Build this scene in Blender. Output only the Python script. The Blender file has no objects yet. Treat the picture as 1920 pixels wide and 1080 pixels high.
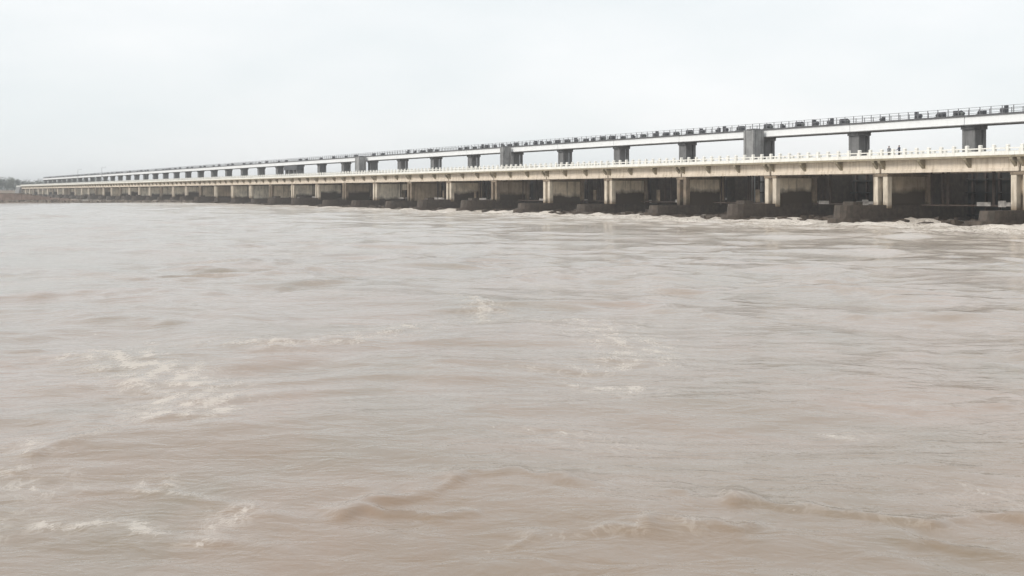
import bpy, bmesh, math, random
import numpy as np
from mathutils import Vector, Matrix
R = math.radians
scene = bpy.context.scene
COL = scene.collection

# ------------------------------------------------------------------ camera
F = 2400.0            # focal length in photo pixels (1920 wide)
HOR = 360.0           # horizon row in the photo
CAM_H = 4.1
cam_d = bpy.data.cameras.new('camera'); cam = bpy.data.objects.new('camera', cam_d)
COL.objects.link(cam); scene.camera = cam
cam.location = (0, 0, CAM_H); cam.rotation_euler = (R(90), 0, 0)
cam_d.sensor_width = 36.0; cam_d.lens = 36.0 * F / 1920.0
cam_d.shift_y = -(540.0 - HOR) / 1920.0
cam_d.clip_start = 0.3; cam_d.clip_end = 40000

# ------------------------------------------------------------------ light
SUN = Vector((-0.72, -0.42, 0.62)).normalized()
sun_d = bpy.data.lights.new('sun', 'SUN'); sun_d.energy = 1.5; sun_d.angle = R(16); sun_d.color = (1.0, 0.95, 0.88)
sun_o = bpy.data.objects.new('sun', sun_d); COL.objects.link(sun_o)
sun_o.rotation_euler = SUN.to_track_quat('Z', 'Y').to_euler(); sun_o.location = (-60, -40, 80)

w = bpy.data.worlds.new('World'); scene.world = w; w.use_nodes = True
nt = w.node_tree; nt.nodes.clear()
def N(nt, t, **k):
    n = nt.nodes.new(t)
    for a, b in k.items(): setattr(n, a, b)
    return n
sky = N(nt, 'ShaderNodeTexSky', sky_type='NISHITA', sun_disc=False)
sky.sun_elevation = math.asin(SUN.z); sky.sun_rotation = math.atan2(SUN.x, SUN.y)
tc = N(nt, 'ShaderNodeTexCoord'); mp = N(nt, 'ShaderNodeMapping'); mp.inputs['Scale'].default_value = (1.0, 1.0, 3.2)
nz = N(nt, 'ShaderNodeTexNoise'); nz.inputs['Scale'].default_value = 2.3; nz.inputs['Detail'].default_value = 5; nz.inputs['Roughness'].default_value = 0.52
mp.inputs['Location'].default_value = (0.35, 0.2, 0.1)
rp = N(nt, 'ShaderNodeValToRGB')
rp.color_ramp.elements[0].position = 0.36; rp.color_ramp.elements[0].color = (0.595, 0.625, 0.636, 1)
rp.color_ramp.elements[1].position = 0.60; rp.color_ramp.elements[1].color = (0.685, 0.692, 0.696, 1)
mul = N(nt, 'ShaderNodeVectorMath', operation='SCALE'); mul.inputs['Scale'].default_value = 10.0
mx = N(nt, 'ShaderNodeMix', data_type='RGBA'); mx.inputs[0].default_value = 0.95
bg = N(nt, 'ShaderNodeBackground'); bg.inputs['Strength'].default_value = 0.1
wo = N(nt, 'ShaderNodeOutputWorld'); L = nt.links.new
L(tc.outputs['Generated'], mp.inputs['Vector']); L(mp.outputs[0], nz.inputs['Vector']); L(nz.outputs['Fac'], rp.inputs[0])
L(rp.outputs[0], mul.inputs[0]); L(sky.outputs[0], mx.inputs[6]); L(mul.outputs[0], mx.inputs[7])
L(mx.outputs[2], bg.inputs['Color']); L(bg.outputs[0], wo.inputs['Surface'])

vs = scene.view_settings
vs.view_transform = 'Standard'; vs.look = 'None'; vs.gamma = 1.0; vs.use_curve_mapping = False; vs.exposure = 0.60
scene.render.resolution_x = 1024; scene.render.resolution_y = 576

rng = random.Random(11)

# ------------------------------------------------------------------ materials
def mat(name, col, rough=0.8, var=0.25, scale=1.2, streak=0.0, dark=(0.1, 0.09, 0.07), bump=0.15, spec=0.3, wet=None, metal=0.0):
    """base colour broken up by noise, optional rain streaks, optional wet/mossy belt below height `wet`"""
    m = bpy.data.materials.new(name); m.use_nodes = True; nt = m.node_tree; L = nt.links.new
    p = nt.nodes['Principled BSDF']; p.inputs['Roughness'].default_value = rough
    p.inputs['Specular IOR Level'].default_value = spec; p.inputs['Metallic'].default_value = metal
    g = N(nt, 'ShaderNodeNewGeometry')
    n1 = N(nt, 'ShaderNodeTexNoise'); n1.inputs['Scale'].default_value = scale; n1.inputs['Detail'].default_value = 6; n1.inputs['Roughness'].default_value = 0.62
    L(g.outputs['Position'], n1.inputs['Vector'])
    r = N(nt, 'ShaderNodeMapRange'); r.inputs[1].default_value = 0.3; r.inputs[2].default_value = 0.7
    r.inputs[3].default_value = 1 - var; r.inputs[4].default_value = 1 + var * 0.6
    L(n1.outputs['Fac'], r.inputs[0])
    sc = N(nt, 'ShaderNodeVectorMath', operation='SCALE'); sc.inputs[0].default_value = col
    L(r.outputs[0], sc.inputs['Scale']); out = sc.outputs[0]
    if streak > 0:
        mp = N(nt, 'ShaderNodeMapping'); mp.inputs['Scale'].default_value = (1.6, 1.6, 0.16); L(g.outputs['Position'], mp.inputs['Vector'])
        n2 = N(nt, 'ShaderNodeTexNoise'); n2.inputs['Scale'].default_value = 1.5; n2.inputs['Detail'].default_value = 4; L(mp.outputs[0], n2.inputs['Vector'])
        r2 = N(nt, 'ShaderNodeMapRange'); r2.inputs[1].default_value = 0.5; r2.inputs[2].default_value = 0.72; r2.inputs[3].default_value = 0; r2.inputs[4].default_value = streak
        L(n2.outputs['Fac'], r2.inputs[0])
        mm = N(nt, 'ShaderNodeMix', data_type='RGBA'); L(r2.outputs[0], mm.inputs[0]); L(out, mm.inputs[6]); mm.inputs[7].default_value = (*dark, 1); out = mm.outputs[2]
    if wet is not None:
        sp = N(nt, 'ShaderNodeSeparateXYZ'); L(g.outputs['Position'], sp.inputs[0])
        ad = N(nt, 'ShaderNodeMath', operation='MULTIPLY_ADD'); ad.inputs[1].default_value = 1.4; L(n1.outputs['Fac'], ad.inputs[0]); L(sp.outputs['Z'], ad.inputs[2])
        r3 = N(nt, 'ShaderNodeMapRange'); r3.inputs[1].default_value = wet + 0.5; r3.inputs[2].default_value = wet + 1.3; r3.inputs[3].default_value = 1; r3.inputs[4].default_value = 0
        L(ad.outputs[0], r3.inputs[0])
        mm = N(nt, 'ShaderNodeMix', data_type='RGBA'); L(r3.outputs[0], mm.inputs[0]); L(out, mm.inputs[6]); mm.inputs[7].default_value = (*dark, 1); out = mm.outputs[2]
    L(out, p.inputs['Base Color'])
    if bump:
        n3 = N(nt, 'ShaderNodeTexNoise'); n3.inputs['Scale'].default_value = 9; n3.inputs['Detail'].default_value = 4; L(g.outputs['Position'], n3.inputs['Vector'])
        b = N(nt, 'ShaderNodeBump'); b.inputs['Strength'].default_value = bump; b.inputs['Distance'].default_value = 0.05
        L(n3.outputs['Fac'], b.inputs['Height']); L(b.outputs[0], p.inputs['Normal'])
    return m
M = dict(
    white=mat('white_painted_concrete', (0.80, 0.79, 0.74), 0.75, 0.10, 0.8, 0.25, (0.45, 0.42, 0.34)),
    freshwhite=mat('fresh_white_paint', (0.86, 0.87, 0.87), 0.7, 0.05, 0.8, 0.12, (0.6, 0.6, 0.58)),
    beige=mat('beige_concrete', (0.66, 0.58, 0.48), 0.85, 0.16, 0.9, 0.55, (0.30, 0.235, 0.155)),
    slab=mat('stained_slab_shaded_bracket', (0.30, 0.26, 0.19), 0.9, 0.3, 1.5),
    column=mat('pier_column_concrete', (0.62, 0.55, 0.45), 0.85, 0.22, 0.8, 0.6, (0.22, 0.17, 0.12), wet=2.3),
    old_shade_col=mat('stained_shaded_concrete', (0.24, 0.19, 0.14), 0.85, 0.4, 0.9, 0.7, (0.07, 0.055, 0.04), wet=2.3),  # stains, plus the shade under the deck put into the darker colour
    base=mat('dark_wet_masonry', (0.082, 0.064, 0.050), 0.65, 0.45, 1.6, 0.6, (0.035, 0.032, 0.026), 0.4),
    tower=mat('grey_weathered_concrete', (0.19, 0.19, 0.19), 0.9, 0.25, 0.9, 0.5, (0.08, 0.08, 0.078)),
    pale=mat('pale_grey_concrete', (0.62, 0.62, 0.60), 0.85, 0.15, 0.8, 0.35, (0.33, 0.32, 0.30)),
    midgrey=mat('mid_grey_concrete', (0.30, 0.30, 0.297), 0.9, 0.3, 0.9, 0.5, (0.14, 0.14, 0.135)),
    deckdark=mat('dark_deck_edge', (0.12, 0.12, 0.125), 0.8, 0.3, 1.4),
    rail=mat('grey_steel_rail', (0.20, 0.20, 0.21), 0.6, 0.2, 3, metal=0.0),
    machine=mat('greasy_machine_paint', (0.095, 0.097, 0.105), 0.55, 0.4, 3),
    machine2=mat('faded_green_machine_paint', (0.14, 0.15, 0.145), 0.55, 0.4, 3),
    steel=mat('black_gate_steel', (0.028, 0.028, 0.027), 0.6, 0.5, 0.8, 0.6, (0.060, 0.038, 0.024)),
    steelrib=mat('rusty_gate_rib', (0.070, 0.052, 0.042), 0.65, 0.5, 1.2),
    ledge=mat('sky_lit_pale_steel', (0.36, 0.34, 0.32), 0.6, 0.5, 1.4),  # pale colour paints in light on gate beams and between piers
    asphalt=mat('asphalt', (0.05, 0.05, 0.05), 0.9, 0.2, 2),
    earth=mat('brown_earth', (0.20, 0.155, 0.115), 0.95, 0.4, 0.25),
    brick=mat('red_brown_rubble', (0.23, 0.175, 0.15), 0.9, 0.45, 0.35, 0.4, (0.09, 0.08, 0.065)),
    stone=mat('grey_rubble_stone', (0.22, 0.19, 0.16), 0.85, 0.5, 0.6, 0.0),
    bark=mat('bark', (0.10, 0.075, 0.055), 0.95, 0.3, 2),
    leaf=mat('dark_leaves', (0.042, 0.058, 0.040), 0.7, 0.5, 0.35, bump=0),
    leaf2=mat('olive_leaves', (0.085, 0.10, 0.06), 0.7, 0.5, 0.35, bump=0),
    skin=mat('skin', (0.28, 0.16, 0.10), 0.6, 0.1, 5, bump=0),
    hair=mat('black_hair', (0.02, 0.017, 0.015), 0.6, 0.1, 5, bump=0),
    shirt_dark=mat('dark_blue_shirt', (0.045, 0.05, 0.075), 0.9, 0.2, 8),
    shirt_grey=mat('grey_shirt', (0.20, 0.20, 0.21), 0.9, 0.2, 8),
    trousers=mat('dark_trousers', (0.05, 0.045, 0.045), 0.9, 0.2, 8),
)

# ------------------------------------------------------------------ helpers
class MB:
    def __init__(s): s.v = []; s.f = []
    def box(s, x0, x1, y0, y1, z0, z1):
        b = len(s.v)
        s.v += [(x0,y0,z0),(x1,y0,z0),(x1,y1,z0),(x0,y1,z0),(x0,y0,z1),(x1,y0,z1),(x1,y1,z1),(x0,y1,z1)]
        s.f += [[b+i for i in q] for q in ((3,2,1,0),(4,5,6,7),(0,1,5,4),(1,2,6,5),(2,3,7,6),(3,0,4,7))]
        return s
    def prism(s, poly, z0, z1, poly_top=None):
        b = len(s.v); n = len(poly); pt = poly_top or poly
        s.v += [(x,y,z0) for x,y in poly] + [(x,y,z1) for x,y in pt]
        s.f += [[b+n-1-i for i in range(n)], [b+n+i for i in range(n)]]
        s.f += [[b+i, b+(i+1)%n, b+n+(i+1)%n, b+n+i] for i in range(n)]
        return s
    def extrude_x(s, prof, x0, x1):         # profile in (y,z), counter-clockwise seen from +x
        b = len(s.v); n = len(prof)
        s.v += [(x0,y,z) for y,z in prof] + [(x1,y,z) for y,z in prof]
        s.f += [[b+n-1-i for i in range(n)], [b+n+i for i in range(n)]]
        s.f += [[b+i, b+(i+1)%n, b+n+(i+1)%n, b+n+i] for i in range(n)]
        return s
    def cyl(s, p, q, r0, r1=None, n=10):
        r1 = r0 if r1 is None else r1
        p = Vector(p); q = Vector(q); d = (q-p).normalized(); a = d.orthogonal().normalized(); c = d.cross(a)
        b = len(s.v)
        for o, r in ((p, r0), (q, r1)):
            s.v += [tuple(o + (a*math.cos(2*math.pi*i/n) + c*math.sin(2*math.pi*i/n))*r) for i in range(n)]
        s.f += [[b+n-1-i for i in range(n)], [b+n+i for i in range(n)]]
        s.f += [[b+i, b+(i+1)%n, b+n+(i+1)%n, b+n+i] for i in range(n)]
        return s
    def mesh(s, name, m, bevel=0.0):
        me = bpy.data.meshes.new(name); me.from_pydata(s.v, [], s.f)
        if bevel:
            bm = bmesh.new(); bm.from_mesh(me)
            bmesh.ops.bevel(bm, geom=bm.edges[:], offset=bevel, segments=1, affect='EDGES', clamp_overlap=True)
            bm.to_mesh(me); bm.free()
        me.materials.append(m if not isinstance(m, str) else M[m]); return me
def put(name, me, parent=None, loc=(0,0,0), rz=0.0):
    o = bpy.data.objects.new(name, me); COL.objects.link(o); o.parent = parent; o.location = loc; o.rotation_euler = (0,0,rz); return o
def tag(o, label=None, cat=None, group=None, kind=None):
    if label: o['label'] = label
    if cat: o['category'] = cat
    if group: o['group'] = group
    if kind: o['kind'] = kind
    return o
ORD = ['first','second','third','fourth','fifth','sixth','seventh','eighth','ninth','tenth','eleventh','twelfth','thirteenth',
       'fourteenth','fifteenth','sixteenth','seventeenth','eighteenth','nineteenth','twentieth']

# ------------------------------------------------------------------ where the barrage stands
VPX = -300.0
OFF = 960.0 - VPX
LL = math.hypot(OFF, F)
U = Vector((-OFF/LL, F/LL, 0)); V = Vector((F/LL, OFF/LL, 0))      # along the barrage (away), across it (upstream)
RZ = math.atan2(-U.y, -U.x)                                        # local x = -U, local y = V
S = 23.0; D_R = 124.0; D_H = 141.6
def s_at(px, D): return D*(LL*LL/(px - VPX) - OFF)/F
S0 = s_at(1912, D_R)
K0, K1 = -3, 41                                                    # spans k: from pier k to pier k+1
def at(s, D, z=0.0): return U*s + V*D + Vector((0,0,z))
def px_water(x, y):
    Y = CAM_H*F/(y - HOR); return ((x-960)/F*Y, Y)
Z_DECK = 8.55       # foot of the white parapet
G_BOT = 6.62

# ------------------------------------------------------------------ water
def hashg(ix, iy, seed):
    h = (ix.astype(np.int64)*374761393 + iy.astype(np.int64)*668265263 + seed*974634541) & 0xffffffff
    h = ((h ^ (h >> 13))*1274126177) & 0xffffffff
    h = h ^ (h >> 16)
    a = (h & 0xffff)/65536.0*2*np.pi
    return np.cos(a), np.sin(a)
def gnoise(x, y, seed):
    ix = np.floor(x); iy = np.floor(y); fx = x-ix; fy = y-iy
    u = fx*fx*fx*(fx*(fx*6-15)+10); v = fy*fy*fy*(fy*(fy*6-15)+10)
    def c(a, b):
        gx, gy = hashg(ix+a, iy+b, seed); return gx*(fx-a) + gy*(fy-b)
    n00, n10, n01, n11 = c(0,0), c(1,0), c(0,1), c(1,1)
    return (n00*(1-u)+n10*u)*(1-v) + (n01*(1-u)+n11*u)*v
def seg_dist(X, Y, pts):
    d = np.full(X.shape, 1e9)
    for (x0,y0),(x1,y1) in zip(pts[:-1], pts[1:]):
        dx, dy = x1-x0, y1-y0; t = np.clip(((X-x0)*dx+(Y-y0)*dy)/(dx*dx+dy*dy+1e-9), 0, 1)
        d = np.minimum(d, np.hypot(X-x0-t*dx, Y-y0-t*dy))
    return d
def build_water():
    NR, NA = 900, 620
    r = 5.0*np.exp(np.linspace(0, math.log(3400/5.0), NR)); a = np.linspace(R(-75), R(75), NA)
    a = np.sign(a)*np.abs(a/R(75))**1.35*R(75)                     # finer towards the middle of the river
    rr, aa = np.meshgrid(r, a, indexing='ij')
    X = rr*np.sin(aa); Y = rr*np.cos(aa)
    H = np.zeros_like(X)
    wx = X + 4.5*gnoise(X/13, Y/13, 3) + 1.4*gnoise(X/4.5, Y/4.5, 5); wy = Y + 4.5*gnoise(X/13+40, Y/13, 4) + 1.4*gnoise(X/4.5+9, Y/4.5, 6)
    seam = np.clip((1 - 2.6*np.abs(gnoise(wx/15, wy/21, 31)) - 0.45)/0.5, 0, 1)*np.clip(0.7+1.4*gnoise(X/30, Y/40, 33), 0.1, 1)
    ca, sa = math.cos(0.2), math.sin(0.2); px = wx*ca - wy*sa; py = wx*sa + wy*ca
    for i, (wl, amp) in enumerate(((19, 0.30), (9, 0.26), (4.6, 0.21), (2.3, 0.12), (1.15, 0.050), (0.6, 0.017), (0.33, 0.007))):
        fade = np.clip((wl*95 - rr)/(wl*40), 0, 1)
        n = gnoise(px/(wl*1.15), py/wl, 20+i)
        if wl < 10: n = 0.55 - 1.5*np.abs(n) if i % 2 else n*1.3   # alternate creased and rolling waves
        H += amp*n*fade*(1 if wl > 5 else 0.5 + 0.9*seam)
    patch = 0.55 + 0.9*np.clip(gnoise(X/23, Y/31, 77)+0.35, 0, 1)
    H *= patch
    foam = 0.42*seam*np.clip(0.5+1.6*gnoise(X/3.1, Y/4.2, 35), 0, 1)
    # (pixel polyline, half width m, ridge m, foam)
    feats = [
        ([(195,668),(270,690),(340,722),(368,748),(345,790)], 0.55, 0.10, 0.95),
        ([(210,690),(260,720),(330,735)], 0.5, 0.05, 0.8),
        ([(70,865),(180,830),(300,806),(350,790)], 0.16, 0.10, 0.45),
        ([(0,1002),(100,990),(230,1000),(320,1008)], 0.16, 0.06, 0.8),
        ([(0,930),(40,880),(60,840)], 0.22, 0.05, 0.55),
        ([(80,900),(70,940),(60,985)], 0.20, 0.04, 0.5),
        ([(250,925),(310,940),(355,945)], 0.10, 0.05, 0.75),
        ([(328,916),(358,898)], 0.08, 0.05, 0.85),
        ([(330,1015),(400,1000),(440,970)], 0.15, 0.04, 0.5),
        ([(865,566),(890,570),(918,592),(905,604)], 0.35, 0.10, 0.8),
        ([(470,662),(560,660),(640,655),(720,640),(820,618)], 0.45, 0.10, 0.75),
        ([(210,655),(300,650),(380,655)], 0.5, 0.12, 0.4),
        ([(1010,612),(1100,608),(1170,618)], 0.6, 0.12, 0.65),
        ([(1090,625),(1150,640),(1200,665),(1180,690)], 0.6, 0.08, 0.75),
        ([(1030,705),(1090,700)], 0.35, 0.06, 0.6),
        ([(1095,728),(1150,730),(1195,735)], 0.28, 0.06, 0.8),
        ([(1030,815),(1070,825),(1130,840)], 0.4, 0.04, 0.42),
        ([(1560,812),(1625,812)], 0.2, 0.04, 0.6),
        ([(1840,920),(1900,935)], 0.25, 0.04, 0.4),
        ([(640,965),(720,945),(850,910),(960,895),(1080,905),(1260,945)], 0.22, 0.16, 0.0),
        ([(600,972),(760,975),(880,965)], 0.14, 0.10, 0.0),
        ([(1390,945),(1500,955),(1620,975),(1700,990),(1790,982),(1920,970)], 0.20, 0.16, 0.25),
        ([(1000,1012),(1120,1000),(1300,1010),(1420,995)], 0.14, 0.10, 0.3),
        ([(1560,1040),(1700,1020),(1920,1035)], 0.14, 0.10, 0.0),
        ([(960,1030),(1020,1012)], 0.10, 0.06, 0.3),
        ([(80,560),(260,552),(420,560)], 1.0, 0.16, 0.1),
        ([(0,610),(180,605),(330,612)], 0.8, 0.16, 0.1),
        ([(0,662),(120,655)], 0.6, 0.14, 0.1),
        ([(480,520),(640,518)], 1.3, 0.2, 0.2),
        ([(1040,520),(1130,516)], 1.3, 0.2, 0.2),
        ([(1520,655),(1700,668),(1920,672)], 0.7, 0.12, 0.15),
        ([(1640,760),(1760,765),(1900,748)], 0.4, 0.10, 0.15),
        ([(1240,590),(1420,605),(1600,602)], 0.8, 0.12, 0.25),
    ]
    jx = X + 0.3*gnoise(X*1.1, Y*0.7, 51) + 0.12*gnoise(X*3.1, Y*2.3, 57); jy = Y + 1.1*gnoise(X*0.8, Y*0.5, 52) + 0.4*gnoise(X*2.3, Y*1.5, 58)
    for pl, wd, ridge, fm in feats:
        P = [px_water(*p) for p in pl]
        ym = np.mean([p[1] for p in P])
        xs = [p[0] for p in P]; ys = [p[1] for p in P]; mg = wd*5 + 1
        sel = (X > min(xs)-mg) & (X < max(xs)+mg) & (Y > min(ys)-mg-wd*3) & (Y < max(ys)+mg+wd*3)
        d = seg_dist(jx[sel], jy[sel], P)
        br = np.clip(0.55 + 1.5*gnoise(X[sel]*0.9, Y[sel]*0.6, 53), 0, 1.3)
        H[sel] += 0.5*ridge*br*np.exp(-(d/wd)**2)
        fb = np.clip(0.8 + 1.8*gnoise(X[sel]*2.6, Y[sel]*1.3, 54), 0.1, 1.15)
        foam[sel] = np.maximum(foam[sel], fm*fb*np.exp(-(d/(wd*2.3))**2))
    # white water pouring out below the gates
    dn = D_R + 2.0 - (X*V.x + Y*V.y); sl = X*U.x + Y*U.y
    ch = gnoise(sl/9, dn/14, 61)
    apron = np.clip(1.15-(np.abs(dn - 3)/34), 0, 1)*np.clip((sl-20)/40, 0, 1)*np.clip((700-sl)/500, 0.2, 1)
    foam = np.maximum(foam, np.clip(apron*(1.25+1.3*ch), 0, 1.3))
    churn = np.clip(1-(dn-2)/62, 0, 1)*np.clip((330-sl)/160, 0, 1)*np.clip((sl-20)/30, 0, 1)*(dn > -8)
    foam = np.maximum(foam, churn*np.clip(0.55+1.5*gnoise(sl/6, dn/9, 64)+0.7*gnoise(sl/2.2, dn/3, 65), 0, 1.05))
    H += 0.35*churn*gnoise(sl/5, dn/4, 67) + 0.75*apron*gnoise(sl/4.4, dn/3.4, 62) + 0.32*apron*gnoise(sl/1.5, dn/1.2, 63)
    foam = np.maximum(foam, np.clip(gnoise(X/7, Y/11, 66)-0.42, 0, 1)*1.4)
    H *= np.clip((3000-rr)/1500, 0, 1)
    air = np.clip(1 - (dn-2)/112.0, 0, 1)**1.5*np.clip(0.95 + 0.7*gnoise(sl/17, dn/26, 68) + 0.4*gnoise(sl/5, dn/7, 69), 0, 1)*(dn > -30)
    verts = np.stack([X, Y, H], -1).reshape(-1, 3)
    i = np.arange(NR*NA).reshape(NR, NA)
    q = np.stack([i[:-1,:-1], i[:-1,1:], i[1:,1:], i[1:,:-1]], -1).reshape(-1, 4)[:, ::-1]
    me = bpy.data.meshes.new('river_water'); me.vertices.add(len(verts)); me.vertices.foreach_set('co', verts.ravel())
    me.loops.add(q.size); me.loops.foreach_set('vertex_index', q.ravel())
    me.polygons.add(len(q)); me.polygons.foreach_set('loop_start', np.arange(0, q.size, 4)); me.polygons.foreach_set('loop_total', np.full(len(q), 4))
    me.update(calc_edges=True); me.validate()
    me.polygons.foreach_set('use_smooth', np.ones(len(q), bool))
    at_ = me.attributes.new('foam', 'FLOAT', 'POINT'); at_.data.foreach_set('value', foam.ravel())
    a2 = me.attributes.new('air', 'FLOAT', 'POINT'); a2.data.foreach_set('value', air.ravel())
    return me
def water_mat():
    m = bpy.data.materials.new('muddy_flood_water'); m.use_nodes = True; nt = m.node_tree; L = nt.links.new
    p = nt.nodes['Principled BSDF']; p.inputs['IOR'].default_value = 1.33
    g = N(nt, 'ShaderNodeNewGeometry')
    def noise(scale, det=4, sx=1, sy=1, rough=0.55, dist=0):
        mp = N(nt, 'ShaderNodeMapping'); mp.inputs['Scale'].default_value = (sx, sy, 1); L(g.outputs['Position'], mp.inputs['Vector'])
        n = N(nt, 'ShaderNodeTexNoise'); n.inputs['Scale'].default_value = scale; n.inputs['Detail'].default_value = det
        n.inputs['Roughness'].default_value = rough; n.inputs['Distortion'].default_value = dist
        L(mp.outputs[0], n.inputs['Vector']); return n.outputs['Fac']
    # silt: slightly greener and redder plumes
    cr = N(nt, 'ShaderNodeValToRGB'); e = cr.color_ramp.elements
    e[0].position = 0.34; e[0].color = (0.206, 0.159, 0.108, 1); e[1].position = 0.66; e[1].color = (0.262, 0.184, 0.131, 1)
    L(noise(0.16, 5, 1, 0.8, 0.6, 0.8), cr.inputs[0])
    at_ = N(nt, 'ShaderNodeAttribute', attribute_name='foam')
    na = noise(2.4, 3, 1, 0.6, 0.5, 0.6); nb_ = noise(9.0, 8, 1, 0.6, 0.75, 0.5)
    mz = N(nt, 'ShaderNodeMath', operation='MULTIPLY_ADD'); mz.inputs[1].default_value = 0.9; L(nb_, mz.inputs[0])
    mz2 = N(nt, 'ShaderNodeMath', operation='MULTIPLY_ADD'); mz2.inputs[1].default_value = 0.55; mz2.inputs[2].default_value = -0.22; L(na, mz2.inputs[0]); L(mz2.outputs[0], mz.inputs[2])
    fn = mz.outputs[0]
    ad = N(nt, 'ShaderNodeMath', operation='MULTIPLY_ADD'); ad.inputs[1].default_value = 0.33; L(at_.outputs['Fac'], ad.inputs[0]); L(fn, ad.inputs[2])
    mr = N(nt, 'ShaderNodeMapRange'); mr.interpolation_type = 'SMOOTHSTEP'; mr.inputs[1].default_value = 0.68; mr.inputs[2].default_value = 0.88; mr.inputs[4].default_value = 0.52
    L(ad.outputs[0], mr.inputs[0])
    ln = noise(1.7, 6, 1, 0.7, 0.6, 1.6)
    l1 = N(nt, 'ShaderNodeMath', operation='SUBTRACT'); l1.inputs[1].default_value = 0.5; L(ln, l1.inputs[0])
    l2 = N(nt, 'ShaderNodeMath', operation='ABSOLUTE'); L(l1.outputs[0], l2.inputs[0])
    l3 = N(nt, 'ShaderNodeMapRange'); l3.inputs[1].default_value = 0.0; l3.inputs[2].default_value = 0.05; l3.inputs[3].default_value = 0.55; l3.inputs[4].default_value = 0.08; L(l2.outputs[0], l3.inputs[0])
    l4 = N(nt, 'ShaderNodeMath', operation='MULTIPLY'); L(l3.outputs[0], l4.inputs[0]); L(at_.outputs['Fac'], l4.inputs[1])
    l5 = N(nt, 'ShaderNodeMath', operation='MAXIMUM'); L(l4.outputs[0], l5.inputs[0]); L(mr.outputs[0], l5.inputs[1])
    l5.use_clamp = True
    aa_ = N(nt, 'ShaderNodeAttribute', attribute_name='air')
    ma = N(nt, 'ShaderNodeMix', data_type='RGBA'); L(aa_.outputs['Fac'], ma.inputs[0]); L(cr.outputs[0], ma.inputs[6]); ma.inputs[7].default_value = (0.56, 0.50, 0.43, 1)
    mm = N(nt, 'ShaderNodeMix', data_type='RGBA'); L(l5.outputs[0], mm.inputs[0]); L(ma.outputs[2], mm.inputs[6]); mm.inputs[7].default_value = (0.76, 0.71, 0.65, 1)
    L(mm.outputs[2], p.inputs['Base Color'])
    rr = N(nt, 'ShaderNodeMapRange'); rr.inputs[3].default_value = 0.09; rr.inputs[4].default_value = 0.75; L(l5.outputs[0], rr.inputs[0]); L(rr.outputs[0], p.inputs['Roughness'])
    b1 = N(nt, 'ShaderNodeBump'); b1.inputs['Strength'].default_value = 0.42; b1.inputs['Distance'].default_value = 0.10; L(noise(1.5, 5, 0.75, 1.1, 0.55, 0.5), b1.inputs['Height'])
    b2 = N(nt, 'ShaderNodeBump'); b2.inputs['Strength'].default_value = 0.25; b2.inputs['Distance'].default_value = 0.02; L(noise(9, 3), b2.inputs['Height']); L(b1.outputs[0], b2.inputs['Normal'])
    L(b2.outputs[0], p.inputs['Normal'])
    return m
wm = build_water(); wm.materials.append(water_mat())
tag(put('river_water', wm), 'brown muddy flood water with broken foam streaks', kind='structure')

# ------------------------------------------------------------------ road bridge
k_first = at(S0, D_R)
road = put('road_bridge', None, loc=k_first, rz=RZ)
tag(road, 'long low beige road bridge with white parapet on dark piers', 'bridge')
LIP = 0.02
SL = S - 2*LIP
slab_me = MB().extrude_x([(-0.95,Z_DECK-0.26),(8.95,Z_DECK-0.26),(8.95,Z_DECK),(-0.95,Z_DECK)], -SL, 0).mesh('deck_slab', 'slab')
gird_me = MB().extrude_x([(0.02,G_BOT),(0.62,G_BOT),(0.62,G_BOT+0.35),(0.46,G_BOT+0.5),(0.46,Z_DECK-0.262),(0.14,Z_DECK-0.262),(0.14,G_BOT+0.5),(0.02,G_BOT+0.35)], -SL+0.15, -0.15).mesh('girder', 'beige')
gird_in = MB().box(-SL+0.15, -0.15, 0, 0.5, G_BOT+0.1, Z_DECK-0.262).mesh('inner_girder', 'beige')
rib_me = MB().extrude_x([(0.139,Z_DECK-1.5),(0.139,Z_DECK-0.263),(-0.85,Z_DECK-0.263),(-0.85,Z_DECK-0.5),(-0.1,Z_DECK-1.3)][::-1], -0.24, 0.24).mesh('bracket', 'slab')  # dark slab concrete puts the bracket's shading into its colour
endr_me = MB().box(-0.22, 0.22, -0.02, 0.138, G_BOT, Z_DECK-0.264).mesh('end_stiffener', 'beige')
pw_me = MB().box(-SL, 0, -0.13, 0.13, Z_DECK, Z_DECK+0.42).mesh('parapet_wall', 'white')
pr_me = MB().box(-SL, 0, -0.09, 0.09, Z_DECK+0.74, Z_DECK+0.88).mesh('parapet_rail', 'white')
post_me = MB().box(-0.19, 0.19, -0.17, 0.17, Z_DECK-0.02, Z_DECK+1.16).prism([(-0.23,-0.2),(0.23,-0.2),(0.23,0.2),(-0.23,0.2)], Z_DECK+1.161, Z_DECK+1.26, [(-0.12,-0.13),(0.12,-0.13),(0.12,0.13),(-0.12,0.13)]).mesh('parapet_post', 'white')
road_me = MB().box(-SL, 0, 0.6, 7.4, Z_DECK+0.004, Z_DECK+0.05).mesh('carriageway', 'asphalt')
NP = 11
far_posts = MB()
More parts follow.
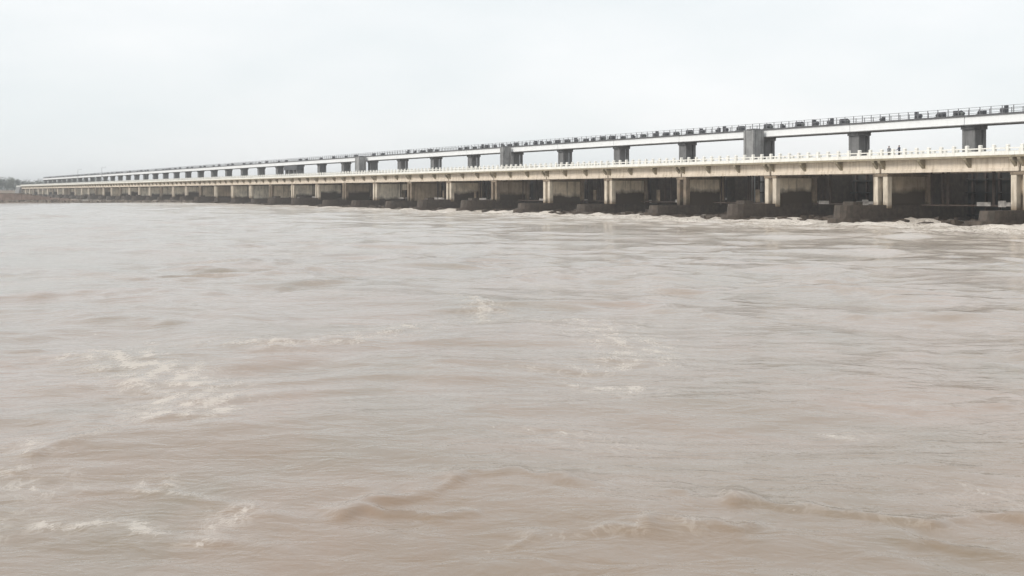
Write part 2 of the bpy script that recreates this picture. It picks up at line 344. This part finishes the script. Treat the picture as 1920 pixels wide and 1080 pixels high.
for k in range(K0, K1):
    x = -k*S - LIP
    sp = put('span', slab_me, road, (x, 0, 0))
    put('girder', gird_me, sp); put('girder', gird_me, sp, (0, 7.36, 0)); put('girder', gird_in, sp, (0, 3.75, 0))
    put('carriageway', road_me, sp)
    for y in (-0.74, 8.74):
        put('parapet_wall', pw_me, sp, (0, y, 0)); put('parapet_rail', pr_me, sp, (0, y, 0))
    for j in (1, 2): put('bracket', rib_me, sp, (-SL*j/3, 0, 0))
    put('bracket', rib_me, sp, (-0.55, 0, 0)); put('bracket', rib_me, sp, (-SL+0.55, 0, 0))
    put('end_stiffener', endr_me, sp, (-0.42, 0, 0)); put('end_stiffener', endr_me, sp, (-SL+0.42, 0, 0))
    for j in range(NP):
        px_ = -(j+0.5)*SL/NP
        for y in (-0.74, 8.74):
            if k <= 9 : put('parapet_post', post_me, sp, (px_, y, 0))
            else:
                xx = x+px_; far_posts.box(xx-0.19, xx+0.19, y-0.17, y+0.17, Z_DECK-0.02, Z_DECK+1.22)
tag(put('parapet_posts', far_posts.mesh('parapet_posts', 'white'), road), kind='stuff')
# piers
def nose(hw, y0, y1, n=6):
    p = [(hw*math.cos(math.pi + math.pi*i/n), y0 + hw*1.5*math.sin(math.pi + math.pi*i/n)) for i in range(n+1)]
    return p + [(hw, y1), (-hw, y1)]
pier_mes = []
for q in range(5):
    pr = random.Random(40+q); ny = pr.uniform(-6.2, -2.6); zt = 1.902 + (0, .25, .1, .45, .0)[q]; st = pr.uniform(.3, .8)
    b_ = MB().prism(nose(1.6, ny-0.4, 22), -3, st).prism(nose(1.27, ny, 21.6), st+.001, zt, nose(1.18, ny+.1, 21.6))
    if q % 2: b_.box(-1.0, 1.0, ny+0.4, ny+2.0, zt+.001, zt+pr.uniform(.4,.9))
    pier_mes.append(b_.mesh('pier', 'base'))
col_me = MB().prism([(-0.42,-0.42),(0.42,-0.42),(0.42,0.42),(-0.42,0.42)], 1.901, G_BOT-0.45).mesh('column', 'column', 0.06)
col_old_shade = MB().prism([(-0.42,-0.42),(0.42,-0.42),(0.42,0.42),(-0.42,0.42)], 1.901, G_BOT-0.45).mesh('column', 'old_shade_col', 0.06)
cap_me = MB().extrude_x([(-0.06,G_BOT-0.449),(8.1,G_BOT-0.449),(8.1,G_BOT-0.06),(-0.06,G_BOT-0.06)], -1.36, 1.36).mesh('pier_cap', 'old_shade_col')
brg_me = MB().box(-0.3, 0.3, -0.3, 0.3, G_BOT-0.059, G_BOT-0.001).mesh('bearing', 'steel')
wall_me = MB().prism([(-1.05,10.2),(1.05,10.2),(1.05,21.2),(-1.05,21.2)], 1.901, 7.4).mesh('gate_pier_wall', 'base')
wallcol = [(0.66, 0.58, 0.46), (0.82, 0.76, 0.64), (0.40, 0.33, 0.25)]
dw = {}
def pier_wall(zb, mi):
    if (zb, mi) not in dw:
        m_ = mat('pier_wall', wallcol[mi], 0.85, 0.35, 0.45, 0.55, (0.075, 0.058, 0.042), wet=zb-0.3)
        dw[(zb, mi)] = MB().box(-0.95, 0.95, 0.85, 7.15, 1.901, G_BOT-0.452).mesh('side_wall', m_)
    return dw[(zb, mi)]
for k in range(K0, K1+1):
    p = put('pier', pier_mes[(k*7+k*k) % 5], road, (-k*S, 0, 0))
    for xx in (-0.9, 0.9):
        put('column', col_old_shade if k in (3, 6, 8) or (k > 8 and (k*k*3+k) % 7 in (1, 2, 5)) else col_me, p, (xx, 0.4, 0)); put('column', col_old_shade, p, (xx, 7.6, 0))  # rear pair coloured dark for the shade under the deck
    q_ = random.Random(900+k)
    zb, mi = {1: (4.4, 2), 2: (4.5, 0), 3: (4.5, 0), 4: (4.3, 0), 0: (4.2, 2), 5: (3.6, 0), 6: (3.9, 2)}.get(k, (q_.choice((1.9, 2.6, 3.4, 4.2)), q_.choice((0, 1, 1, 1, 1, 1, 2))))
    put('side_wall', pier_wall(zb, mi), p)
    put('pier_cap', cap_me, p); put('gate_pier_wall', wall_me, p)
    for xx in (-0.6, 0.6):
        put('bearing', brg_me, p, (xx, 0.32, 0)); put('bearing', brg_me, p, (xx, 7.68, 0))

# service catwalks hung under the deck, pale panels paint in light seen between piers
cw_me = MB().box(-SL+2.3, -2.3, 0, 0.5, 2.25, 2.45).mesh('catwalk', 'steelrib')
hang_me = MB().box(-0.09, 0.09, 0.1, 0.28, 2.46, G_BOT+0.09).mesh('hanger', 'steelrib')
gap_light_panel_mes = [MB().box(0, w_, -0.06, -0.002, z0, z0+h_).mesh('gap_light_panel', m_) for w_, z0, h_, m_ in ((2.2,2.3,.5,'ledge'),(1.2,2.2,.8,'ledge'),(3.4,2.35,.4,'ledge'),(1.1,2.5,2.0,'old_shade_col'),(1.6,4.6,1.5,'column'))]
for k in range(K0, 24):
    q_ = random.Random(1500+k); c_ = put('catwalk', cw_me, road, (-k*S, 5.4 + q_.uniform(-1,1.5), 0))
    for _ in range(q_.randint(3, 8)): put('hanger', hang_me, c_, (-q_.uniform(3, SL-3), 0, 0))
    for _ in range(q_.randint(2, 5)): put('gap_light_panel', q_.choice(gap_light_panel_mes), c_, (-q_.uniform(6, SL-3), 0, 0))
rk = MB(); q_ = random.Random(77)
for k in range(K0, K1):
    for _ in range(110 if k < 14 else 50):
        x = -k*S - q_.uniform(-1.0, S-1.0); y = q_.triangular(-7.5, 9, -1); r = q_.uniform(.25, .75); z = q_.uniform(-.4, .12) + max(0, y)*.05; b = len(rk.v)
        pts = [Vector((q_.uniform(.6,1.2)*sx, q_.uniform(.6,1.1)*sy, q_.uniform(.4,.9)*sz))*r for sz in (-1,1) for sx, sy in ((-1,-1),(1,-1),(1,1),(-1,1))]
        rk.v += [(x+p_.x, y+p_.y, z+p_.z) for p_ in pts]
        rk.f += [[b+q for q in fq] for fq in ((3,2,1,0),(4,5,6,7),(0,1,5,4),(1,2,6,5),(2,3,7,6),(3,0,4,7))]
tag(put('apron_rubble', rk.mesh('apron_rubble', 'base'), road), kind='stuff')

# ------------------------------------------------------------------ sluice gates, one in each bay
GW = S - 2.2
def gate_parts(top, pale):
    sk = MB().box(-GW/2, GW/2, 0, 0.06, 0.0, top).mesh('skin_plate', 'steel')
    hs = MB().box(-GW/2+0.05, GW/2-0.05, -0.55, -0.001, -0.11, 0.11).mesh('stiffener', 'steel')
    ld = MB().box(-GW/2+0.05, GW/2-0.05, -0.75, -0.001, -0.09, 0.12).mesh('ledge', 'ledge')  # sky light caught by this beam is put into its pale colour
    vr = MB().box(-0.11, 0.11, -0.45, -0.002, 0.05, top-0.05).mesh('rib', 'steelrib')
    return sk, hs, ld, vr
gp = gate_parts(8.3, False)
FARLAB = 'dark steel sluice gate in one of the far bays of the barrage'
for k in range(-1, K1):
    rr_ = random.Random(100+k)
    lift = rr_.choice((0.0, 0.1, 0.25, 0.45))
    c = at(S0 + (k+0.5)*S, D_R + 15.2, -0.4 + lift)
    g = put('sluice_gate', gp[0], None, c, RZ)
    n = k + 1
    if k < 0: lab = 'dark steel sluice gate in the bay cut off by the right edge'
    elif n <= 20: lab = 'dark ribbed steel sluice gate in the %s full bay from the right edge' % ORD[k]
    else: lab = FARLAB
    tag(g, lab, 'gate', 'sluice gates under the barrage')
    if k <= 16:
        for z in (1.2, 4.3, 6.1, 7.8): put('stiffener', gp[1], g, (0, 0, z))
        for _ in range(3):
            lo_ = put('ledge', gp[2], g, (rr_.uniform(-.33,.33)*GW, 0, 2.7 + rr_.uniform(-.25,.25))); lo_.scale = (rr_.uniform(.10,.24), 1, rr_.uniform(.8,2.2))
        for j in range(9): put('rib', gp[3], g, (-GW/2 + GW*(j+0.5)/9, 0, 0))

# ------------------------------------------------------------------ hoist bridge above the gates
ZB, ZT = 13.4, 14.85     # underside of its girder, top of its deck
hb = put('hoist_bridge', None, loc=at(S0, D_H), rz=RZ)
tag(hb, 'high narrow walkway bridge on grey towers behind the road bridge', 'bridge')
hdeck = MB().box(-S+0.02, -0.02, -2.1, 2.1, ZT-0.20, ZT).mesh('walkway_slab', 'deckdark')
hg = MB().extrude_x([(-0.16,ZB+0.15),(0.16,ZB+0.15),(0.16,ZT-0.202),(-0.16,ZT-0.202)], -S+0.05, -0.05).mesh('girder', 'freshwhite')
hf = MB().box(-S+0.05, -0.05, -0.26, 0.26, ZB+0.04, ZB+0.149).mesh('bottom_flange', 'midgrey')
rl = MB()
for z in (0.5, 0.98): rl.box(-S+0.02, -0.02, -0.025, 0.025, ZT+z-0.025, ZT+z+0.025)
for j in range(12):
    xx = -(j+0.5)*S/12; rl.box(xx-0.045, xx+0.045, -0.045, 0.045, ZT, ZT+1.02)
rail_me = rl.mesh('railing', 'rail')
TW, TD = 2.3, 2.3
tcol = MB().box(-0.26, 0.26, -0.26, 0.26, 1.9, ZB-0.5).mesh('column', 'tower', 0.04)
tfr = MB().box(-TW/2+0.27, TW/2-0.27, -0.12, 0.12, 7.6, ZB-0.52).mesh('infill_wall', 'tower')
tsd = MB().box(-0.10, 0.10, -TD/2+0.53, TD/2-0.75, 7.6, ZB-0.52).mesh('side_wall', 'tower')
tcap = MB().extrude_x([(-1.35,ZB-0.499),(1.35,ZB-0.499),(1.35,ZB+0.036),(-1.35,ZB+0.036)], -TW/2-0.03, TW/2+0.03).mesh('tower_cap', 'tower')
tbr = MB().box(-TW/2+0.25, TW/2-0.25, -0.16, 0.16, 9.6, 9.95).mesh('cross_beam', 'tower')
for k in range(K0, K1+1):
    t = put('tower', tcap, hb, (-k*S, 0, 0))
    for xx in (-TW/2+0.26, TW/2-0.26):
        for y in (-TD/2+0.26, TD/2-0.26): put('column', tcol, t, (xx, y, 0))
        put('side_wall', tsd, t, (xx, 0, 0))
    put('infill_wall', tfr, t, (0, -TD/2+0.2, 0)); put('cross_beam', tbr, t, (0, TD/2-0.3, 0))
    if k < K1:
        d = put('walkway', hdeck, hb, (-k*S, 0, 0))
        for y in (-1.75, 1.75): put('girder', hg, d, (0, y, 0)); put('bottom_flange', hf, d, (0, y, 0))
        for y in (-2.02, 2.02): put('railing', rail_me, d, (0, y, 0))
# stair towers that climb from the road to the walkway
def stair_tower(px, wid, label, dark=False):
    s = s_at(px, D_H - 3.6); base = at(s, D_H - 3.6)
    r = put('stair_tower', None, None, base, RZ); tag(r, label, 'stair tower', 'stair towers of the walkway')
    cm = MB().box(-0.22, 0.22, -0.22, 0.22, 1.9, ZT-0.25).mesh('column', 'midgrey')
    for xx in (-wid/2, wid/2):
        for y in (-0.9, 0.9): put('column', cm, r, (xx, y, 0))
    z = 8.6; i = 0
    lm = MB().box(-wid/2+0.23, wid/2-0.23, -0.85, 0.85, -0.1, 0.1).mesh('landing', 'tower')
    fl = MB()
    n = 8; w_ = wid - 0.5
    for j in range(n): fl.box(-w_/2 + w_*j/n, -w_/2 + w_*(j+1)/n - 0.002, -0.7, 0.7, 0.2*j, 0.2*j+0.17)
    fm = fl.mesh('stair_flight', 'tower')
    while z < ZT - 1.2:
        put('landing', lm, r, (0, 0, z)); put('stair_flight', fm, r, (0, 0, z+0.12), math.pi*(i % 2)); z += 1.75; i += 1
    put('landing', lm, r, (0, 0, ZT-0.12))
    put('screen_wall', MB().box(-wid/2+0.23, wid/2-0.23, -1.0, -0.88, 8.7, ZT-0.3).mesh('screen_wall', 'midgrey'), r)
    put('screen_wall', MB().box(wid/2+0.10, wid/2+0.2, -0.6, 0.6, 8.7, ZT-0.3).mesh('screen_wall', 'midgrey'), r)
    return r
stair_tower(1413, 2.2, 'grey concrete stair tower beside the third walkway tower from the right edge')
stair_tower(948, 0.9, 'slim grey stair tower left of the middle of the walkway')
stair_tower(676, 3.0, 'grey stair tower left of centre where the walkway steps up')
# gate house: a dark lintel on legs over the walkway's far part
s_ = s_at(560, D_H-2.6); gh = put('control_house', None, None, at(s_, D_H-4.4), RZ)
tag(gh, 'dark flat roofed control house on legs standing under the far walkway', 'control house')
put('roof_beam', MB().box(-7, 7, -1.2, 1.2, 11.6, 13.0).mesh('roof_beam', 'machine'), gh)
lgm = MB().box(-0.5, 0.5, -0.9, 0.9, 1.9, 11.599).mesh('leg', 'tower')
for xx in (-6.2, -2.5, 3.0, 6.2): put('leg', lgm, gh, (xx, 0, 0))

# ------------------------------------------------------------------ winches on the walkway
def winch_parts():
    bed = MB().box(-1.0, 1.0, -0.5, 0.5, 0, 0.16).mesh('bed_frame', 'machine2')
    gear = MB().box(-0.95, -0.25, -0.42, 0.42, 0.161, 0.98).mesh('gearbox', 'machine', 0.08)
    drum = MB().cyl((-0.2,0,0.55), (0.45,0,0.55), 0.36, n=14).cyl((-0.24,0,0.55), (-0.2,0,0.55), 0.47, n=14).cyl((0.45,0,0.55), (0.5,0,0.55), 0.47, n=14).mesh('drum', 'machine')
    mot = MB().cyl((0.52,0,0.45), (1.05,0,0.45), 0.24, n=12).box(0.62, 0.95, -0.24, 0.24, 0.161, 0.35).mesh('motor', 'machine2')
    return bed, (('gearbox', gear), ('drum', drum), ('motor', mot))
def drive_parts():
    bed = MB().box(-0.6, 0.6, -0.4, 0.4, 0, 0.14).mesh('bed_frame', 'machine2')
    mot = MB().cyl((-0.45,0,0.52), (0.35,0,0.52), 0.36, n=12).box(-0.35, 0.25, -0.3, 0.3, 0.141, 0.4).mesh('motor', 'machine')
    cab = MB().box(0.36, 0.66, -0.34, 0.34, 0.141, 1.25).mesh('switch_cabinet', 'machine', 0.04)
    return bed, (('motor', mot), ('switch_cabinet', cab))
WP, DP = winch_parts(), drive_parts()
lump_me = MB().box(-1.0, 1.0, -0.5, 0.5, 0, 0.16).box(-0.95, -0.25, -0.42, 0.42, 0.161, 0.98).cyl((-0.2,0,0.55), (0.5,0,0.55), 0.42, n=8).cyl((0.52,0,0.45), (1.05,0,0.45), 0.24, n=8).mesh('hoist_winch', 'machine')
for k in range(0, K1):
    rr_ = random.Random(300+k)
    slots = [(0.09, 'w'), (0.24, 'w' if rr_.random() < 0.5 else 'd'), (0.40 + rr_.uniform(-.04,.04), 'd'), (0.56 + rr_.uniform(-.04,.04), 'w' if rr_.random() < 0.6 else 'd'), (0.74, 'd'), (0.90, 'w')]
    slots = [q for q in slots if rr_.random() < 0.8]
    slots = slots[::-1]
    if k > 9: slots = slots[::2][:2]
    for i, (fr, kd) in enumerate(slots):
        sc = rr_.uniform(0.55, 0.9)
        pos = at(S0 + (k+fr)*S, D_H - 0.9 + rr_.uniform(-0.3, 0.3), ZT)
        rz = RZ + (math.pi if rr_.random() < 0.5 else 0)
        far = k > 11
        nm = 'hoist_winch' if kd == 'w' or far else 'hoist_motor'
        what = 'dark rope winch' if nm == 'hoist_winch' else 'dark hoist motor'
        me, parts = (lump_me, ()) if far else (WP if kd == 'w' else DP)
        o = put(nm, me, None, pos, rz); o.scale = (sc, 1, sc)
        for pn, pm in parts: put(pn, pm, o)
        if k < 1: lab = '%s on walkway, %s from left in the bay cut by the right edge' % (what, ORD[i])
        elif far: lab = 'small dark winch on the far part of the high walkway'
        elif k > 0: lab = '%s on walkway, %s from left in %s full bay from right' % (what, ORD[i], ORD[k-1])
        tag(o, lab, 'winch' if nm == 'hoist_winch' else 'motor', 'machines on the walkway')

# ------------------------------------------------------------------ people on the road deck
def person(px, shirt, label, D, lean=0.0, arm=0):
    base = at(s_at(px, D), D, Z_DECK + 0.05)
    J = {'pel':(0,0,0.95,.15,.11),'wst':(0,0.0,1.10,.14,.10),'chs':(0,0.01,1.30,.17,.115),'nek':(0,0.0,1.47,.06,.06),'hed':(0,-0.02,1.56,.085,.095),'top':(0,-0.02,1.68,.075,.085)}
    for s_, t in ((-1,'l'),(1,'r')):
        J['hip'+t]=(s_*.10,0,.88,.095,.1); J['kne'+t]=(s_*.11,-.01,.5,.062,.065); J['ank'+t]=(s_*.12,.03,.09,.042,.045); J['toe'+t]=(s_*.13,-.13,.04,.04,.035)
        J['sho'+t]=(s_*.20,0,1.40,.06,.06); J['elb'+t]=(s_*.25,.03 if not arm else -.06,1.13,.043,.043)
        J['wri'+t]=(s_*.23,-.06 if not arm else -.28,.90 if not arm else 1.08,.032,.03); J['hnd'+t]=(s_*.22,-.09 if not arm else -.38,.80 if not arm else 1.06,.032,.02)
    names = list(J); E = [('pel','wst'),('wst','chs'),('chs','nek'),('nek','hed'),('hed','top')]
    for t in 'lr': E += [('pel','hip'+t),('hip'+t,'kne'+t),('kne'+t,'ank'+t),('ank'+t,'toe'+t),('chs','sho'+t),('sho'+t,'elb'+t),('elb'+t,'wri'+t),('wri'+t,'hnd'+t)]
    me = bpy.data.meshes.new('person'); me.from_pydata([J[n][:3] for n in names], [(names.index(a), names.index(b)) for a, b in E], [])
    o = put('person', me, None, base, RZ + lean)
    o.modifiers.new('skin', 'SKIN'); sv = me.skin_vertices[0].data
    for i, n in enumerate(names): sv[i].radius = J[n][3:5]; sv[i].use_root = (n == 'pel')
    o.modifiers.new('sub', 'SUBSURF').levels = 2; o.modifiers['sub'].render_levels = 2
    dg = bpy.context.evaluated_depsgraph_get(); m2 = bpy.data.meshes.new_from_object(o.evaluated_get(dg)); o.modifiers.clear(); o.data = m2
    m2.materials.clear()
    for q in ('skin', shirt, 'trousers'): m2.materials.append(M[q])
    for f in m2.polygons:
        c = f.center; f.use_smooth = True
        f.material_index = 0 if c.z > 1.46 or (c.y < -0.3 and c.z > .9) or (abs(c.x) > .17 and c.z < .92 and c.z > .7) else (1 if c.z > 0.93 else 2)
    h = MB()
    for i in range(5):
        a0 = i/5*math.pi/2; h.cyl((0,0.0,1.60+.11*math.sin(a0)), (0,0.0,1.60+.11*math.sin(a0+math.pi/10)), .112*math.cos(a0), .112*math.cos(a0+math.pi/10)+.002, 14)
    put('hair', h.mesh('hair', 'hair'), o)
    tag(o, label, 'person'); return o
person(1667, 'shirt_grey', 'person in grey shirt standing behind the white parapet, the left one of two', D_R + 1.3, 0.3)
person(1686, 'shirt_dark', 'person in dark shirt leaning on the white parapet, the right one of two', D_R + 0.35, -0.2, 1)

# ------------------------------------------------------------------ far bank, guide wall, trees
def far_bank():
    me = MB(); end = at(S0 + K1*S, D_R)
    # a flat bank beyond the last span, seen edge on, going on to the horizon
    xs = np.linspace(-1900, 1500, 60); ys = [0, 4, 12, 40, 400, 1500, 3000]; zs = [-2, 2.2, 4.4, 5.2, 5.5, 6, 6]
    v = []; f = []
    for i, x in enumerate(xs):
        yb = 1062 - 0.02*(x+400) + 14*math.sin(x*0.013) + 6*math.sin(x*0.05+1)
        for y, z in zip(ys, zs): v.append((x, yb + y, z + (0.5*math.sin(x*0.07+y) if z > 0 else 0)))
    n = len(ys)
    for i in range(len(xs)-1):
        for j in range(n-1): f.append([i*n+j, (i+1)*n+j, (i+1)*n+j+1, i*n+j+1])
    me.v, me.f = v, f
    return me.mesh('far_bank', 'earth')
tag(put('far_bank', far_bank()), kind='structure')
# guide wall: low red brown masonry running from the barrage to the left, with a rubble foot
gw = put('guide_wall', None, None, (-205, 492, 0)); tag(gw, 'low red brown masonry guide wall along the water at far left', 'wall')
coping = []
nb = 34
for i in range(nb):
    x0 = -34 + i*3.62; t = max(0.0, min(1.0, (i-13)/7)); h = 3.5*(1-t) + 0.75*t + rng.uniform(-.12,.12)
    dep = rng.uniform(-.1,.1)
    put('wall_block', MB().prism([(x0,dep-0.9),(x0+3.6,dep-0.9),(x0+3.6,1.4),(x0,1.4)], -2, h, [(x0,dep-0.4),(x0+3.6,dep-0.4),(x0+3.6,1.3),(x0,1.3)]).mesh('wall_block', 'brick'), gw)
    if i < 16: put('coping', MB().box(x0, x0+3.6, dep-0.55, 1.4, h+0.002, h+0.25).mesh('coping', 'stone'), gw)
rub = MB()
for i in range(700):
    x = rng.uniform(-34, 88); r = rng.uniform(.25,.8); y = rng.uniform(-3.2,-0.6); z = rng.uniform(-.2, .35) + (y+3.2)*.15
    b = len(rub.v); pts = [Vector((rng.uniform(.6,1)*sx, rng.uniform(.6,1)*sy, rng.uniform(.5,.9)*sz))*r for sz in (-1,1) for sx, sy in ((-1,-1),(1,-1),(1,1),(-1,1))]
    rub.v += [(x+p.x, y+p.y, z+p.z) for p in pts]
    rub.f += [[b+q for q in fq] for fq in ((3,2,1,0),(4,5,6,7),(0,1,5,4),(1,2,6,5),(2,3,7,6),(3,0,4,7))]
tag(put('rubble', rub.mesh('rubble', 'stone'), gw), kind='stuff')
# abutment at the far end of the bridge
ab = put('abutment', None, None, at(S0 + K1*S + 0.5, D_R), RZ); tag(ab, 'grey concrete abutment at the far left end of the bridge', 'abutment')
put('abutment_wall', MB().extrude_x([(-3,-2),(22,-2),(22,8.2),(-1,8.2)], -26, -0.2).mesh('abutment_wall', 'tower'), ab)
put('parapet_wall', MB().box(-26, -0.2, -0.9, -0.5, 8.201, 9.1).mesh('parapet_wall', 'pale'), ab)

def tree(name, x, y, z0, h, wd, leaf, seed, label):
    q = random.Random(seed); r = put(name, None, None, (x, y, z0)); tag(r, label, 'tree', 'trees on the far bank')
    tr = MB(); tr.cyl((0,0,-0.5), (0.1,0,h*0.45), h*0.03, h*0.02, 8)
    for i in range(6):
        a = q.uniform(0, 6.28); tr.cyl((0.05,0,h*q.uniform(.25,.42)), (math.cos(a)*wd*.32, math.sin(a)*wd*.32, h*q.uniform(.5,.75)), h*.014, h*.006, 5)
    put('trunk', tr.mesh('trunk', 'bark'), r)
    cl = [(Vector((q.gauss(0,.27)*wd, q.gauss(0,.27)*wd, h*q.uniform(.16,.88))), q.uniform(.14,.25)*wd) for _ in range(22)]
    v = []; f = []
    for c, rad in cl:
        for _ in range(75):
            d = Vector((q.gauss(0,1), q.gauss(0,1), q.gauss(0,.8))).normalized()*rad*q.uniform(.55,1.08)
            p = c + d; a = Vector((q.gauss(0,1), q.gauss(0,1), q.gauss(0,1))).normalized(); b_ = a.orthogonal().normalized()
            s1 = q.uniform(.22,.5); b = len(v)
            v += [tuple(p - a*s1), tuple(p + b_*s1*.6), tuple(p + a*s1), tuple(p - b_*s1*.6)]; f.append([b, b+1, b+2, b+3])
    m = MB(); m.v, m.f = v, f
    put('crown', m.mesh('crown', leaf), r)
TL = [(-22,1135,15,17,'leaf'),(-4,1118,14.5,15,'leaf'),(12,1150,14,16,'leaf'),(24,1130,14.5,14,'leaf2'),(36,1122,12,13,'leaf'),(50,1180,13,15,'leaf'),(64,1210,11.5,15,'leaf2'),
      (80,1150,11.5,14,'leaf'),(96,1230,13,16,'leaf2'),(112,1190,13,15,'leaf'),(128,1260,15.5,18,'leaf'),(146,1220,15,16,'leaf2'),(163,1280,16,18,'leaf'),(180,1250,15,15,'leaf2'),(200,1270,15,16,'leaf')]
for i, (px, Y, h, wd, lf) in enumerate(TL):
    if px < -10: lab = 'dark tree on the far bank beyond the left edge'
    elif px < 40: lab = '%s dark tree from the left edge on the far bank' % ORD[i-1]
    else: lab = '%s hazy tree rising behind the far end of the bridge, from the left' % ORD[i-5]
    tree('bank_tree', (px-960)/F*Y, Y, 4.6, h*0.88, wd, lf, 50+i, lab)

# thin poles beside the far end
def pole(px, D, h, label):
    b = at(s_at(px, D), D, Z_DECK); r = put('lamp_post', None, None, b, RZ); tag(r, label, 'lamp post', 'lamp posts on the far deck')
    put('pole', MB().cyl((0,0,0), (0,0,h), 0.13, 0.08, 8).mesh('pole', 'rail'), r)
    a = put('lamp_arm', MB().cyl((0,0,h-0.1), (0,1.8,h+0.25), 0.06, 0.05, 6).mesh('lamp_arm', 'rail'), r)
    put('lamp_head', MB().box(-0.16, 0.16, 1.6, 2.3, h+0.2, h+0.36).mesh('lamp_head', 'rail', 0.04), r)
pole(191, D_R+8.0, 9.5, 'thin tall lamp post at far left, the right one of two')
pole(146, D_R+8.0, 9.5, 'thin faint lamp post at far left, the left one of two')

# ------------------------------------------------------------------ haze
hz = bpy.data.materials.new('river_haze'); hz.use_nodes = True; nt = hz.node_tree; nt.nodes.clear()
pv = N(nt, 'ShaderNodeVolumePrincipled'); pv.inputs['Color'].default_value = (0.93, 0.95, 0.97, 1); pv.inputs['Density'].default_value = 0.00029
mo = N(nt, 'ShaderNodeOutputMaterial'); nt.links.new(pv.outputs[0], mo.inputs['Volume'])
HAZE = MB().box(-3600, 3600, -300, 4300, -5, 45).mesh('haze', hz)
tag(put('haze', HAZE), 'thin pale haze over the river', kind='stuff')
